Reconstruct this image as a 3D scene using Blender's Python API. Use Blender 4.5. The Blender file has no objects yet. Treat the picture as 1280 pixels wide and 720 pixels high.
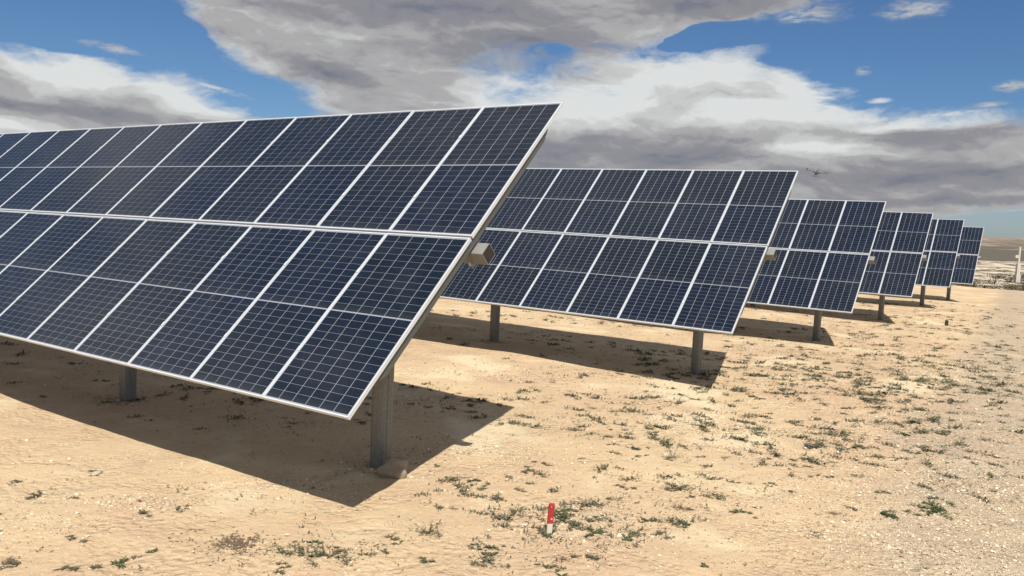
import bpy, math, random
import numpy as np
from mathutils import Vector, Matrix

random.seed(7)
rng = np.random.default_rng(7)
scene = bpy.context.scene
col = scene.collection

# ------------------------------------------------------------------ camera
FPX, PITCH, ROLL, CAMH = 1029.407, -0.07926, 0.04898, 2.8235
cp, sp_ = math.cos(PITCH), math.sin(PITCH)
cr, sr = math.cos(ROLL), math.sin(ROLL)
r0, u0, f0 = Vector((1, 0, 0)), Vector((0, -sp_, cp)), Vector((0, cp, sp_))
CR = r0 * cr + u0 * sr
CU = u0 * cr - r0 * sr
cam_d = bpy.data.cameras.new("camera")
cam = bpy.data.objects.new("camera", cam_d)
col.objects.link(cam)
scene.camera = cam
cam_d.sensor_width = 36.0
cam_d.lens = 36.0 * FPX / 1280.0
cam_d.clip_start = 0.05
cam_d.clip_end = 20000
cam.matrix_world = Matrix((
    (CR.x, CU.x, -f0.x, 0), (CR.y, CU.y, -f0.y, 0), (CR.z, CU.z, -f0.z, CAMH), (0, 0, 0, 1)))


def ray(px, py):
    d = CR * ((px - 640) / FPX) - CU * ((py - 360) / FPX) + f0
    return d.normalized()


def azel(px, py):
    d = ray(px, py)
    return math.degrees(math.atan2(d.x, d.y)), math.degrees(math.asin(d.z))


# ------------------------------------------------------------------ sun + exposure
SUN_EL = 0.92224
SUN_V = Vector((math.cos(SUN_EL) * 0.108, -math.cos(SUN_EL) * 0.994, math.sin(SUN_EL))).normalized()
sun_d = bpy.data.lights.new("sun", 'SUN')
sun_d.energy = 5.0
sun_d.angle = math.radians(0.5)
sun_d.color = (1.0, 0.95, 0.87)
sun = bpy.data.objects.new("sun", sun_d)
sun.rotation_euler = SUN_V.to_track_quat('Z', 'Y').to_euler()
sun.location = (0, 0, 30)
col.objects.link(sun)
scene.view_settings.view_transform = 'Standard'
scene.view_settings.look = 'None'
scene.view_settings.exposure = 0.20
scene.view_settings.gamma = 1.0


# ------------------------------------------------------------------ node helper
class NT:
    def __init__(s, tree):
        s.t = tree
        s.n = tree.nodes
        s.l = tree.links

    def new(s, kind, **kw):
        nd = s.n.new(kind)
        for k, v in kw.items():
            setattr(nd, k, v)
        return nd

    def put(s, sock, v):
        if hasattr(v, 'is_output') or hasattr(v, 'links'):
            s.l.new(v, sock)
        elif v is not None:
            if isinstance(v, (tuple, list)) and sock.type == 'RGBA' and len(v) == 3:
                v = tuple(v) + (1,)
            sock.default_value = v

    def m(s, op, a, b=None, c=None, clamp=False):
        nd = s.new('ShaderNodeMath', operation=op, use_clamp=clamp)
        s.put(nd.inputs[0], a)
        if b is not None:
            s.put(nd.inputs[1], b)
        if c is not None:
            s.put(nd.inputs[2], c)
        return nd.outputs[0]

    def ss(s, v, lo, hi, a=0.0, b=1.0):
        nd = s.new('ShaderNodeMapRange', interpolation_type='SMOOTHSTEP')
        s.put(nd.inputs['Value'], v)
        nd.inputs['From Min'].default_value = lo
        nd.inputs['From Max'].default_value = hi
        nd.inputs['To Min'].default_value = a
        nd.inputs['To Max'].default_value = b
        return nd.outputs['Result']

    def mix(s, f, a, b, blend='MIX'):
        nd = s.new('ShaderNodeMix', data_type='RGBA', blend_type=blend)
        s.put(nd.inputs[0], f)
        s.put(nd.inputs[6], a)
        s.put(nd.inputs[7], b)
        return nd.outputs[2]

    def noise(s, vec, scale, detail=4, rough=0.5, dist=0.0, lac=2.0):
        nd = s.new('ShaderNodeTexNoise')
        s.put(nd.inputs['Vector'], vec)
        nd.inputs['Scale'].default_value = scale
        nd.inputs['Detail'].default_value = detail
        nd.inputs['Roughness'].default_value = rough
        nd.inputs['Distortion'].default_value = dist
        nd.inputs['Lacunarity'].default_value = lac
        return nd.outputs['Fac']

    def comb(s, x, y, z=0.0):
        nd = s.new('ShaderNodeCombineXYZ')
        s.put(nd.inputs[0], x)
        s.put(nd.inputs[1], y)
        s.put(nd.inputs[2], z)
        return nd.outputs[0]


# ------------------------------------------------------------------ world: sky with clouds
world = bpy.data.worlds.new("World")
scene.world = world
world.use_nodes = True
W = NT(world.node_tree)
W.n.clear()
out = W.new('ShaderNodeOutputWorld')
bg = W.new('ShaderNodeBackground')
bg.inputs['Strength'].default_value = 0.08
W.l.new(bg.outputs[0], out.inputs[0])
sky = W.new('ShaderNodeTexSky', sky_type='NISHITA')
sky.sun_disc = False
sky.sun_elevation = SUN_EL
sky.sun_rotation = math.atan2(SUN_V.x, SUN_V.y)
sky.altitude = 400
sky.air_density = 1.0
sky.dust_density = 0.6
sky.ozone_density = 1.2
tc = W.new('ShaderNodeTexCoord')
gen = tc.outputs['Generated']
sep = W.new('ShaderNodeSeparateXYZ')
W.l.new(gen, sep.inputs[0])
dx, dy, dz = sep.outputs
az = W.m('MULTIPLY', W.m('ARCTAN2', dx, dy), 57.29578)
el = W.m('MULTIPLY', W.m('ARCSINE', dz), 57.29578)
# stretched coordinates: clouds near the horizon are seen edge on
P1 = W.comb(W.m('MULTIPLY', az, 0.045), W.m('MULTIPLY', el, 0.125), 0.0)
n_warp1 = W.noise(P1, 2.2, 5, 0.55)
n_warp2 = W.noise(W.comb(W.m('MULTIPLY', az, 0.045), W.m('MULTIPLY', el, 0.125), 7.3), 2.2, 5, 0.55)
azw = W.m('ADD', az, W.m('MULTIPLY', W.m('SUBTRACT', n_warp1, 0.5), 7.0))
elw = W.m('ADD', el, W.m('MULTIPLY', W.m('SUBTRACT', n_warp2, 0.5), 2.8))

grp = bpy.data.node_groups.new('cloud_lobe', 'ShaderNodeTree')
for nm in ('az', 'el', 'caz', 'cel', 'raz', 'rel', 'slope'):
    grp.interface.new_socket(nm, in_out='INPUT', socket_type='NodeSocketFloat')
grp.interface.new_socket('v', in_out='OUTPUT', socket_type='NodeSocketFloat')
G = NT(grp)
gi = G.new('NodeGroupInput')
go = G.new('NodeGroupOutput')
ga = G.m('SUBTRACT', gi.outputs['az'], gi.outputs['caz'])
ge = G.m('SUBTRACT', G.m('SUBTRACT', gi.outputs['el'], gi.outputs['cel']), G.m('MULTIPLY', ga, gi.outputs['slope']))
q1 = G.m('DIVIDE', ga, gi.outputs['raz'])
q2 = G.m('DIVIDE', ge, gi.outputs['rel'])
rr = G.m('SQRT', G.m('ADD', G.m('MULTIPLY', q1, q1), G.m('MULTIPLY', q2, q2)))
G.l.new(G.m('SUBTRACT', 1.0, rr), go.inputs['v'])


def lobe(px, py, rx, ry, slope=0.0, a=None, e=None):
    """a cloud lobe: centre and radii given in photo pixels, turned into azimuth / elevation"""
    ca, ce = azel(px, py)
    nd = W.new('ShaderNodeGroup')
    nd.node_tree = grp
    W.l.new(a if a is not None else azw, nd.inputs['az'])
    W.l.new(e if e is not None else elw, nd.inputs['el'])
    k = 57.29578 / FPX
    for nm, v in (('caz', ca), ('cel', ce), ('raz', rx * k), ('rel', ry * k), ('slope', slope + 0.049)):
        nd.inputs[nm].default_value = v
    return nd.outputs['v']


def union(lobes):
    v = lobes[0]
    for q in lobes[1:]:
        v = W.m('SMOOTH_MAX', v, q, 0.15)
    return v


n_edge = W.noise(W.comb(W.m('MULTIPLY', azw, 0.06), W.m('MULTIPLY', elw, 0.14), 3.1), 3.5, 9, 0.6)
cover = union([
    lobe(560, 20, 330, 70, -0.02), lobe(400, 40, 170, 55, -0.35), lobe(520, 130, 150, 95), lobe(900, -20, 230, 40, 0.03),
    lobe(700, 190, 300, 85), lobe(860, 135, 210, 70, -0.10), lobe(960, 190, 250, 75), lobe(1180, 200, 330, 52),
    lobe(900, 240, 420, 60), lobe(70, 125, 150, 60, -0.10), lobe(210, 140, 120, 40, -0.22), lobe(-60, 130, 120, 70),
    lobe(500, -90, 420, 80), lobe(120, 190, 340, 40), lobe(1010, 108, 90, 26, -0.05), lobe(330, 45, 110, 50, -0.45), lobe(250, 142, 110, 30, -0.2), lobe(1230, 226, 170, 38), lobe(920, 4, 130, 26, 0.05), lobe(760, 30, 120, 30)])
holes = union([
    lobe(905, 48, 80, 17, 0.05), lobe(1180, 80, 170, 55), lobe(1060, 45, 70, 40),
    lobe(1265, 290, 90, 22), lobe(110, 25, 130, 42)])
cov = W.m('SUBTRACT', W.m('MINIMUM', cover, 0.6), W.m('MULTIPLY', W.m('MAXIMUM', W.m('ADD', holes, W.m('MULTIPLY', W.m('SUBTRACT', n_edge, 0.52), 1.6)), 0.0), W.m('MULTIPLY', W.ss(holes, -0.5, 0.1), 2.0)))
cov = W.m('ADD', cov, W.m('MULTIPLY', W.m('SUBTRACT', n_edge, 0.52), 1.35))
cov = W.m('SUBTRACT', cov, W.m('MULTIPLY', W.m('MULTIPLY', W.m('MAXIMUM', lobe(684, 69, 48, 13), 0.0), W.ss(n_edge, .40, .56)), 0.8))
alpha = W.ss(cov, -0.10, 0.34)
# thin wisps
n_wisp = W.noise(W.comb(W.m('MULTIPLY', az, 0.10), W.m('MULTIPLY', el, 0.36), 41.0), 7.0, 7, 0.62, 0.5)
wisp = union([
    lobe(145, 62, 48, 7, -0.20, az, elw), lobe(1078, 88, 17, 11, 0, az, el), lobe(1150, 12, 50, 18, 0, az, el),
    lobe(1265, 108, 26, 9, 0, az, el), lobe(1240, 130, 32, 5, 0, az, el), lobe(1190, 142, 55, 5, 0.02, az, el),
    lobe(285, 115, 60, 5, -0.25, az, el), lobe(1100, 126, 20, 5, 0, az, el), lobe(1000, 20, 60, 20, 0, az, el)])
wn = W.m('ADD', wisp, W.m('MULTIPLY', W.m('SUBTRACT', n_edge, 0.5), 2.0))
alpha = W.m('MAXIMUM', alpha, W.m('MULTIPLY', W.ss(wn, 0.10, 0.80, 0.0, 0.85), W.ss(n_wisp, 0.36, 0.60, 0.1, 1.0)))
# elsewhere in the sky the same broken cloud goes on
g3 = W.noise(gen, 2.6, 8, 0.56, 0.3)
other = W.ss(g3, 0.41, 0.58, 0.15, 0.95)
front = W.m('MULTIPLY', W.ss(W.m('ABSOLUTE', az), 34, 46, 1, 0), W.ss(el, 15.5, 24, 1, 0))
alpha = W.m('ADD', W.m('MULTIPLY', alpha, front), W.m('MULTIPLY', other, W.m('SUBTRACT', 1.0, front)))
# brightness of the cloud
n_sh = W.noise(W.comb(W.m('MULTIPLY', azw, 0.05), W.m('MULTIPLY', elw, 0.17), 11.0), 2.0, 8, 0.55, 0.4)
n_fine = W.noise(W.comb(W.m('MULTIPLY', azw, 0.07), W.m('MULTIPLY', elw, 0.22), 21.0), 5.0, 7, 0.55, 0.2)
bright = union([
    lobe(880, 95, 160, 42, -0.06), lobe(1010, 108, 100, 30, -0.08), lobe(740, 130, 140, 40), lobe(1030, 180, 120, 18),
    lobe(90, 88, 130, 28, -0.10), lobe(230, 115, 90, 22, -0.25), lobe(640, 120, 90, 40),
    lobe(960, 140, 200, 30), lobe(1160, 150, 100, 10), lobe(10, 158, 60, 12)])
dark = union([
    lobe(560, 15, 260, 28), lobe(830, 190, 210, 32), lobe(880, 5, 160, 26), lobe(60, 132, 190, 12, -0.05), lobe(700, 190, 120, 30),
    lobe(1130, 222, 220, 28), lobe(1130, 170, 150, 16), lobe(420, 95, 90, 22, -0.3), lobe(640, 60, 160, 24), lobe(1150, 250, 200, 10)])
b = W.m('ADD', 0.60, W.m('MULTIPLY', W.m('MAXIMUM', bright, 0.0), 0.68))
b = W.m('SUBTRACT', b, W.m('MULTIPLY', W.m('MAXIMUM', dark, 0.0), 0.38))
b = W.m('ADD', b, W.m('MULTIPLY', W.m('SUBTRACT', n_sh, 0.5), 0.55))
b = W.m('ADD', b, W.m('MULTIPLY', W.m('SUBTRACT', n_fine, 0.5), 0.38))
# billows lit from above: density here against density a little higher
def billow(fa, fe, sc, off):
    lo_ = W.noise(W.comb(W.m('MULTIPLY', azw, fa), W.m('MULTIPLY', elw, fe), 31.0), sc, 7, 0.58, 0.0)
    hi_ = W.noise(W.comb(W.m('MULTIPLY', azw, fa), W.m('MULTIPLY', W.m('ADD', elw, off), fe), 31.0), sc, 7, 0.58, 0.0)
    return W.m('SUBTRACT', lo_, hi_)


b = W.m('ADD', b, W.m('MULTIPLY', billow(0.10, 0.24, 2.2, 0.75), 0.50))
b = W.m('ADD', b, W.m('MULTIPLY', billow(0.16, 0.34, 5.0, 0.28), 0.22))
# thin edges let the light through
b = W.m('ADD', b, W.m('MULTIPLY', W.ss(cov, 0.10, 0.40, 1, 0), 0.10))
ramp = W.new('ShaderNodeValToRGB')
W.l.new(b, ramp.inputs[0])
cr_ = ramp.color_ramp
cr_.interpolation = 'EASE'
stops = [(0.10, (0.200, 0.215, 0.262)), (0.38, (0.300, 0.295, 0.322)), (0.60, (0.455, 0.450, 0.450)),
         (0.80, (0.640, 0.650, 0.640)), (1.0, (0.800, 0.820, 0.810))]
cr_.elements[0].position = stops[0][0]
cr_.elements[0].color = stops[0][1] + (1,)
cr_.elements[1].position = stops[-1][0]
cr_.elements[1].color = stops[-1][1] + (1,)
for p_, c_ in stops[1:-1]:
    e_ = cr_.elements.new(p_)
    e_.color = c_ + (1,)
cl = W.mix(1.0, ramp.outputs[0], (10, 10, 10), 'MULTIPLY')
# the open sky: air thins upwards, greener towards the horizon
tint = W.mix(W.ss(el, 0.0, 9.0), (0.56, 0.66, 0.86), (0.45, 0.645, 0.87))
skyc = W.mix(1.0, sky.outputs[0], tint, 'MULTIPLY')
fin = W.mix(W.m('MULTIPLY', alpha, 0.97), skyc, cl)
W.l.new(fin, bg.inputs['Color'])
world.cycles.sampling_method = 'MANUAL'
world.cycles.sample_map_resolution = 512


# ------------------------------------------------------------------ materials
def mat(name):
    m = bpy.data.materials.new(name)
    m.use_nodes = True
    t = NT(m.node_tree)
    bs = t.n['Principled BSDF']
    return m, t, bs


def bump(t, bs, h, strength, dist):
    nd = t.new('ShaderNodeBump')
    t.put(nd.inputs['Height'], h)
    nd.inputs['Strength'].default_value = strength
    nd.inputs['Distance'].default_value = dist
    t.l.new(nd.outputs[0], bs.inputs['Normal'])
    return nd


def wpos(t):
    g = t.new('ShaderNodeNewGeometry')
    return g.outputs['Position']


def opos(t):
    return t.new('ShaderNodeTexCoord').outputs['Object']


# ------------------------------------------------------------------ terrain height
AZR = 0.96656
EPX, EPY = math.cos(AZR), math.sin(AZR)       # across the rows, away from the camera
EUX, EUY = -math.sin(AZR), math.cos(AZR)      # along the rows, to the left


def hash2(ix, iy, seed):
    n = (ix.astype(np.int64) * 374761393 + iy.astype(np.int64) * 668265263 + seed * 1442695041) & 0xffffffff
    n = ((n ^ (n >> 13)) * 1274126177) & 0xffffffff
    return ((n ^ (n >> 16)) & 0xffff) / 65535.0


def vnoise(x, y, seed=0):
    ix, iy = np.floor(x), np.floor(y)
    fx, fy = x - ix, y - iy
    fx = fx * fx * (3 - 2 * fx)
    fy = fy * fy * (3 - 2 * fy)
    a = hash2(ix, iy, seed)
    b_ = hash2(ix + 1, iy, seed)
    c = hash2(ix, iy + 1, seed)
    d = hash2(ix + 1, iy + 1, seed)
    return (a * (1 - fx) + b_ * fx) * (1 - fy) + (c * (1 - fx) + d * fx) * fy - 0.5


BD = np.array([-60, 2, 6.25, 14.9, 23.5, 32.5, 41, 49.5, 60, 72, 76, 90, 140, 260, 900, 6000])
BZ = np.array([0.3, .20, .175, .13, -.04, -.05, -.03, -.17, -.25, -.33, -.95, -1.25, -1.3, -1.35, -4, -40])


def height(x, y):
    x = np.asarray(x, float)
    y = np.asarray(y, float)
    d = x * EPX + y * EPY + 2.2 * vnoise(x / 9, y / 9, 5) * ((x * EPX + y * EPY) > 60)
    u = x * EUX + y * EUY
    z = np.interp(d, BD, BZ)
    z = z - 0.09 * np.exp(-((u - 10.5) ** 2 / 14 + (d - 6.2) ** 2 / 6))
    z = z + 0.10 * vnoise(x / 4.1, y / 4.1, 1) + 0.045 * vnoise(x / 1.3 + 3, y / 1.3, 2)
    near = np.exp(-(x * x + y * y) / 900.0)
    z = z + near * (0.020 * vnoise(x / 0.42, y / 0.42, 3) + 0.012 * vnoise(x / 0.19, y / 0.19, 4))
    far = np.clip((d - 74) / 20, 0, 1)
    z = z + far * (0.9 * vnoise(x / 23, y / 23, 6) + 0.35 * vnoise(x / 6.0, y / 6.0, 7))
    return z


def hz(x, y):
    return float(height(np.array([x]), np.array([y]))[0])


def at(px, py):
    """the point of the ground seen at a place in the photograph"""
    d = ray(px, py)
    t = 2.0
    while t < 900:
        if CAMH + d.z * t < hz(d.x * t, d.y * t):
            lo, hi = t / 1.03, t
            for _ in range(14):
                mid = (lo + hi) / 2
                if CAMH + d.z * mid < hz(d.x * mid, d.y * mid):
                    hi = mid
                else:
                    lo = mid
            return Vector((d.x * hi, d.y * hi, hz(d.x * hi, d.y * hi)))
        t *= 1.03
    return Vector((d.x * t, d.y * t, 0))


# ------------------------------------------------------------------ mesh helpers
def mesh_np(name, v, f, mats, midx=None, smooth=False):
    """v (n,3), f (m,k) with one k"""
    me = bpy.data.meshes.new(name)
    v = np.asarray(v, np.float32)
    f = np.asarray(f, np.int32)
    k = f.shape[1]
    me.vertices.add(len(v))
    me.vertices.foreach_set('co', v.ravel())
    me.loops.add(f.size)
    me.loops.foreach_set('vertex_index', f.ravel())
    me.polygons.add(len(f))
    me.polygons.foreach_set('loop_start', np.arange(0, f.size, k, dtype=np.int32))
    me.polygons.foreach_set('loop_total', np.full(len(f), k, np.int32))
    if midx is not None:
        me.polygons.foreach_set('material_index', np.asarray(midx, np.int32))
    me.polygons.foreach_set('use_smooth', np.full(len(f), smooth))
    for m in mats:
        me.materials.append(m)
    me.update(calc_edges=True)
    me.validate()
    return me


class MB:
    """collects faces for one mesh"""
    def __init__(s):
        s.v, s.f, s.m = [], [], []

    def face(s, pts, m=0):
        i = len(s.v)
        s.v += [tuple(p) for p in pts]
        s.f.append(tuple(range(i, i + len(pts))))
        s.m.append(m)

    def box(s, x0, x1, y0, y1, z0, z1, m=0, M=None):
        c = [(x0, y0, z0), (x1, y0, z0), (x1, y1, z0), (x0, y1, z0), (x0, y0, z1), (x1, y0, z1), (x1, y1, z1), (x0, y1, z1)]
        if M is not None:
            c = [tuple(M @ Vector(p)) for p in c]
        i = len(s.v)
        s.v += c
        for q in ((3, 2, 1, 0), (4, 5, 6, 7), (0, 1, 5, 4), (1, 2, 6, 5), (2, 3, 7, 6), (3, 0, 4, 7)):
            s.f.append(tuple(i + k for k in q))
            s.m.append(m)

    def prism(s, prof, axis_pts, m=0, cap=True):
        """prof: list of (a,b); axis_pts: list of (origin, A, B) frames"""
        i = len(s.v)
        n = len(prof)
        for o, A, B in axis_pts:
            for a, b_ in prof:
                s.v.append(tuple(Vector(o) + Vector(A) * a + Vector(B) * b_))
        for k in range(len(axis_pts) - 1):
            for j in range(n):
                s.f.append((i + k * n + j, i + k * n + (j + 1) % n, i + (k + 1) * n + (j + 1) % n, i + (k + 1) * n + j))
                s.m.append(m)
        if cap:
            s.f.append(tuple(i + j for j in reversed(range(n))))
            s.m.append(m)
            s.f.append(tuple(i + (len(axis_pts) - 1) * n + j for j in range(n)))
            s.m.append(m)

    def cyl(s, p0, p1, r0_, r1_=None, n=12, m=0):
        r1_ = r0_ if r1_ is None else r1_
        p0, p1 = Vector(p0), Vector(p1)
        d = (p1 - p0).normalized()
        A = d.orthogonal().normalized()
        B = d.cross(A)
        i = len(s.v)
        for p, r in ((p0, r0_), (p1, r1_)):
            for k in range(n):
                t = 2 * math.pi * k / n
                s.v.append(tuple(p + (A * math.cos(t) + B * math.sin(t)) * r))
        for k in range(n):
            s.f.append((i + k, i + (k + 1) % n, i + n + (k + 1) % n, i + n + k))
            s.m.append(m)
        s.f.append(tuple(i + k for k in reversed(range(n))))
        s.m.append(m)
        s.f.append(tuple(i + n + k for k in range(n)))
        s.m.append(m)

    def mesh(s, name, mats, smooth=False):
        me = bpy.data.meshes.new(name)
        me.from_pydata(s.v, [], s.f)
        for m in mats:
            me.materials.append(m)
        me.polygons.foreach_set('material_index', s.m)
        if smooth:
            me.polygons.foreach_set('use_smooth', [True] * len(s.f))
        me.update()
        return me


def link(name, data, parent=None, M=None):
    o = bpy.data.objects.new(name, data)
    col.objects.link(o)
    if parent is not None:
        o.parent = parent
    if M is not None:
        o.matrix_local = M
    return o


def tag(o, label=None, cat=None, group=None, kind=None):
    for k, v in (('label', label), ('category', cat), ('group', group), ('kind', kind)):
        if v:
            o[k] = v
    return o


# ------------------------------------------------------------------ ground
gm, t, bs = mat('sand')
P = wpos(t)
big = t.noise(P, 0.22, 5, 0.55)
mid = t.noise(P, 1.4, 5, 0.6)
fine = t.noise(P, 14, 6, 0.65)
grit = t.noise(P, 75, 4, 0.7)
sand = t.mix(t.ss(big, 0.38, 0.62), (0.590, 0.435, 0.265), (0.530, 0.370, 0.235))
sand = t.mix(t.ss(mid, 0.50, 0.75, 0, 0.55), sand, (0.650, 0.515, 0.315))
sand = t.mix(t.ss(mid, 0.45, 0.25, 0, 0.45), sand, (0.470, 0.325, 0.205))
pk = t.noise(P, 0.55, 6, 0.62, 0.5)
sand = t.mix(t.ss(pk, 0.54, 0.66, 0, 0.65), sand, (0.515, 0.345, 0.220))
sand = t.mix(t.ss(pk, 0.49, 0.34, 0, 0.80), sand, (0.700, 0.580, 0.390))
sand = t.mix(t.ss(fine, 0.35, 0.7, 0, 0.35), sand, (0.680, 0.545, 0.340))
sand = t.mix(t.ss(grit, 0.56, 0.75, 0, 0.45), sand, (0.36, 0.26, 0.17))
# small stones lying thick in places
vor = t.new('ShaderNodeTexVoronoi')
t.l.new(P, vor.inputs['Vector'])
vor.inputs['Scale'].default_value = 34
sepc = t.new('ShaderNodeSeparateColor')
t.l.new(vor.outputs['Color'], sepc.inputs[0])
patch = t.noise(P, 0.75, 4, 0.6, 0.6)
# a worn track of grey grit runs away on the right
sp = t.new('ShaderNodeSeparateXYZ')
t.l.new(P, sp.inputs[0])
gc = at(1180, 640)
gd = (at(1230, 470) - gc)
gl = gd.length
gd.normalize()
ux = t.m('ADD', t.m('MULTIPLY', t.m('SUBTRACT', sp.outputs[0], gc.x), gd.y), t.m('MULTIPLY', t.m('SUBTRACT', sp.outputs[1], gc.y), -gd.x))
trk = t.ss(t.m('ADD', t.m('ABSOLUTE', t.m('SUBTRACT', ux, 0.35)), t.m('MULTIPLY', t.m('SUBTRACT', patch, 0.5), 2.2)), 0.3, 1.5, 1, 0)
pm = t.m('MAXIMUM', t.ss(patch, 0.55, 0.68), t.m('MULTIPLY', trk, 0.8))
st = t.m('MULTIPLY', t.m('MULTIPLY', t.ss(vor.outputs['Distance'], 0.42, 0.25), pm), t.ss(sepc.outputs[0], 0.35, 0.45))
sand = t.mix(t.m('MULTIPLY', t.m('MULTIPLY', trk, t.ss(mid, .3, .6, .5, 1)), 0.75), sand, (0.420, 0.345, 0.255))
# broken crust between the stones
crust = t.new('ShaderNodeTexVoronoi', feature='DISTANCE_TO_EDGE')
t.l.new(P, crust.inputs['Vector'])
crust.inputs['Scale'].default_value = 13
cmask = t.m('MULTIPLY', t.ss(crust.outputs['Distance'], .12, .02), t.ss(t.noise(P, 1.1, 5, .65, .4), .47, .58))
sand = t.mix(t.m('MULTIPLY', t.m('MULTIPLY', cmask, t.ss(fine, .4, .6)), .45), sand, (0.33, 0.235, 0.150))
stc = t.mix(sepc.outputs[1], (0.40, 0.31, 0.21), (0.76, 0.66, 0.50))
sand = t.mix(t.m('MULTIPLY', st, 0.8), sand, stc)
# far scrubland
dd = t.m('ADD', t.m('MULTIPLY', sp.outputs[0], EPX), t.m('MULTIPLY', sp.outputs[1], EPY))
farm = t.ss(t.m('ADD', dd, t.m('MULTIPLY', t.m('SUBTRACT', mid, .5), 4)), 73, 77)
mp = t.new('ShaderNodeMapping')
t.l.new(P, mp.inputs['Vector'])
mp.inputs['Rotation'].default_value = (0, 0, 0.53)
mp.inputs['Scale'].default_value = (0.13, 0.11, 0.05)
stripe = t.noise(mp.outputs[0], 1.5, 6, 0.65)
scr = t.mix(t.ss(stripe, 0.48, 0.55), (0.58, 0.50, 0.38), (0.13, 0.105, 0.065))
sand = t.mix(farm, sand, scr)
t.put(bs.inputs['Base Color'], sand)
bs.inputs['Roughness'].default_value = 0.95
bs.inputs['Specular IOR Level'].default_value = 0.12
hgt = t.m('ADD', t.m('ADD', t.m('MULTIPLY', fine, 0.9), t.m('MULTIPLY', grit, 0.35)), t.m('MULTIPLY', st, 0.8))
rubble = t.new('ShaderNodeTexVoronoi', feature='SMOOTH_F1')
t.l.new(P, rubble.inputs['Vector'])
rubble.inputs['Scale'].default_value = 16
rubble.inputs['Randomness'].default_value = 1
rmask = t.ss(t.noise(P, 1.1, 5, .65, .4), .48, .60)
hgt = t.m('ADD', hgt, t.m('MULTIPLY', t.noise(P, 4.5, 5, 0.6), 1.2))
hgt = t.m('ADD', hgt, t.m('MULTIPLY', t.m('MULTIPLY', rubble.outputs['Distance'], rmask), -1.6))
bump(t, bs, hgt, 0.9, 0.026)

ang = np.concatenate([np.linspace(-44, 44, 441), np.linspace(44, 316, 120)[1:-1]]) * math.pi / 180
rad = np.concatenate([[0.02], np.exp(np.linspace(math.log(0.8), math.log(9000), 470))])
AA, RR = np.meshgrid(ang, rad)
X, Y = RR * np.sin(AA), RR * np.cos(AA)
Z = height(X, Y)
na, nr = len(ang), len(rad)
idx = np.arange(na * nr).reshape(nr, na)
i2 = np.roll(idx, -1, axis=1)
quads = np.stack([idx[:-1], idx[1:], i2[1:], i2[:-1]], -1).reshape(-1, 4)[:, ::-1]
ground = link('ground', mesh_np('ground', np.stack([X, Y, Z], -1).reshape(-1, 3), quads, [gm], smooth=True))
tag(ground, kind='structure')

# hills on the skyline
hm, t, bs = mat('hill_soil')
P = wpos(t)
hn = t.noise(P, 0.012, 6, 0.6)
sp = t.new('ShaderNodeSeparateXYZ')
t.l.new(P, sp.inputs[0])
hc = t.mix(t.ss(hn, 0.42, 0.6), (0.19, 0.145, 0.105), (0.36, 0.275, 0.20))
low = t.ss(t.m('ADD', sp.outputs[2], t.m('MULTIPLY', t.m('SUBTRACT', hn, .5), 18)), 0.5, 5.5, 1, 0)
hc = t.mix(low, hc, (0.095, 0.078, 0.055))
hc = t.mix(t.ss(t.noise(P, 0.07, 5, 0.7), 0.48, 0.62, 0, 0.75), hc, (0.10, 0.083, 0.06))
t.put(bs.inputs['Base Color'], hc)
bs.inputs['Roughness'].default_value = 1
ha = np.linspace(-70, 80, 420) * math.pi / 180
hr = np.linspace(0, 1, 40)
AA, HH = np.meshgrid(ha, hr)
Rr = 250 + 650 * HH
prof = np.interp(HH, [0, .06, .25, .5, .75, 1], [-2.5, -.8, 2.2, 4.6, 11.5, 14])
azd = np.degrees(AA)
ridge = 0.86 + 0.8 * (vnoise(azd / 7 + 40, HH * 2, 11)) + 0.50 * vnoise(azd / 2.2, HH * 5, 12) + 0.22 * vnoise(azd / .7, HH * 9, 13)
Xh, Yh = Rr * np.sin(AA), Rr * np.cos(AA)
Zh = np.where(prof > 0, prof * ridge, prof) - 0.2
idx = np.arange(AA.size).reshape(AA.shape)
quads = np.stack([idx[:-1, :-1], idx[:-1, 1:], idx[1:, 1:], idx[1:, :-1]], -1).reshape(-1, 4)
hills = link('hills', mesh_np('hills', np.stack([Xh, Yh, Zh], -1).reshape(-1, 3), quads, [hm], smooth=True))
tag(hills, kind='structure')

# ------------------------------------------------------------------ metals, cells
alu, t, bs = mat('aluminium_frame')
P = opos(t)
t.put(bs.inputs['Base Color'], t.mix(t.noise(P, 9, 4, .6), (0.54, 0.565, 0.60), (0.66, 0.69, 0.72)))
bs.inputs['Metallic'].default_value = 0.15
bs.inputs['Roughness'].default_value = 0.42

back, t, bs = mat('white_backsheet')
bs.inputs['Base Color'].default_value = (0.27, 0.29, 0.33, 1)
bs.inputs['Roughness'].default_value = 0.2

cell, t, bs = mat('silicon_cell')
g = t.new('ShaderNodeNewGeometry')
isl = g.outputs['Random Per Island']
oi = t.new('ShaderNodeObjectInfo')
P = opos(t)
c1 = t.mix(isl, (0.003, 0.007, 0.017), (0.006, 0.012, 0.028))
c1 = t.mix(t.m('MULTIPLY', oi.outputs['Random'], 0.6), c1, (0.006, 0.010, 0.013))
vo = t.new('ShaderNodeTexVoronoi')
t.l.new(P, vo.inputs['Vector'])
vo.inputs['Scale'].default_value = 55
sc_ = t.new('ShaderNodeSeparateColor')
t.l.new(vo.outputs['Color'], sc_.inputs[0])
c1 = t.mix(t.m('MULTIPLY', sc_.outputs[0], 0.22), c1, (0.016, 0.024, 0.050))
WP = wpos(t)
dust = t.noise(WP, 1.1, 6, 0.65, 0.8)
dust2 = t.noise(WP, 9, 5, 0.7, 1.5)
dfac = t.m('ADD', t.m('MULTIPLY', t.ss(dust, 0.40, 0.75), 0.016), t.m('MULTIPLY', t.ss(dust2, 0.58, 0.8), 0.030))
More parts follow.
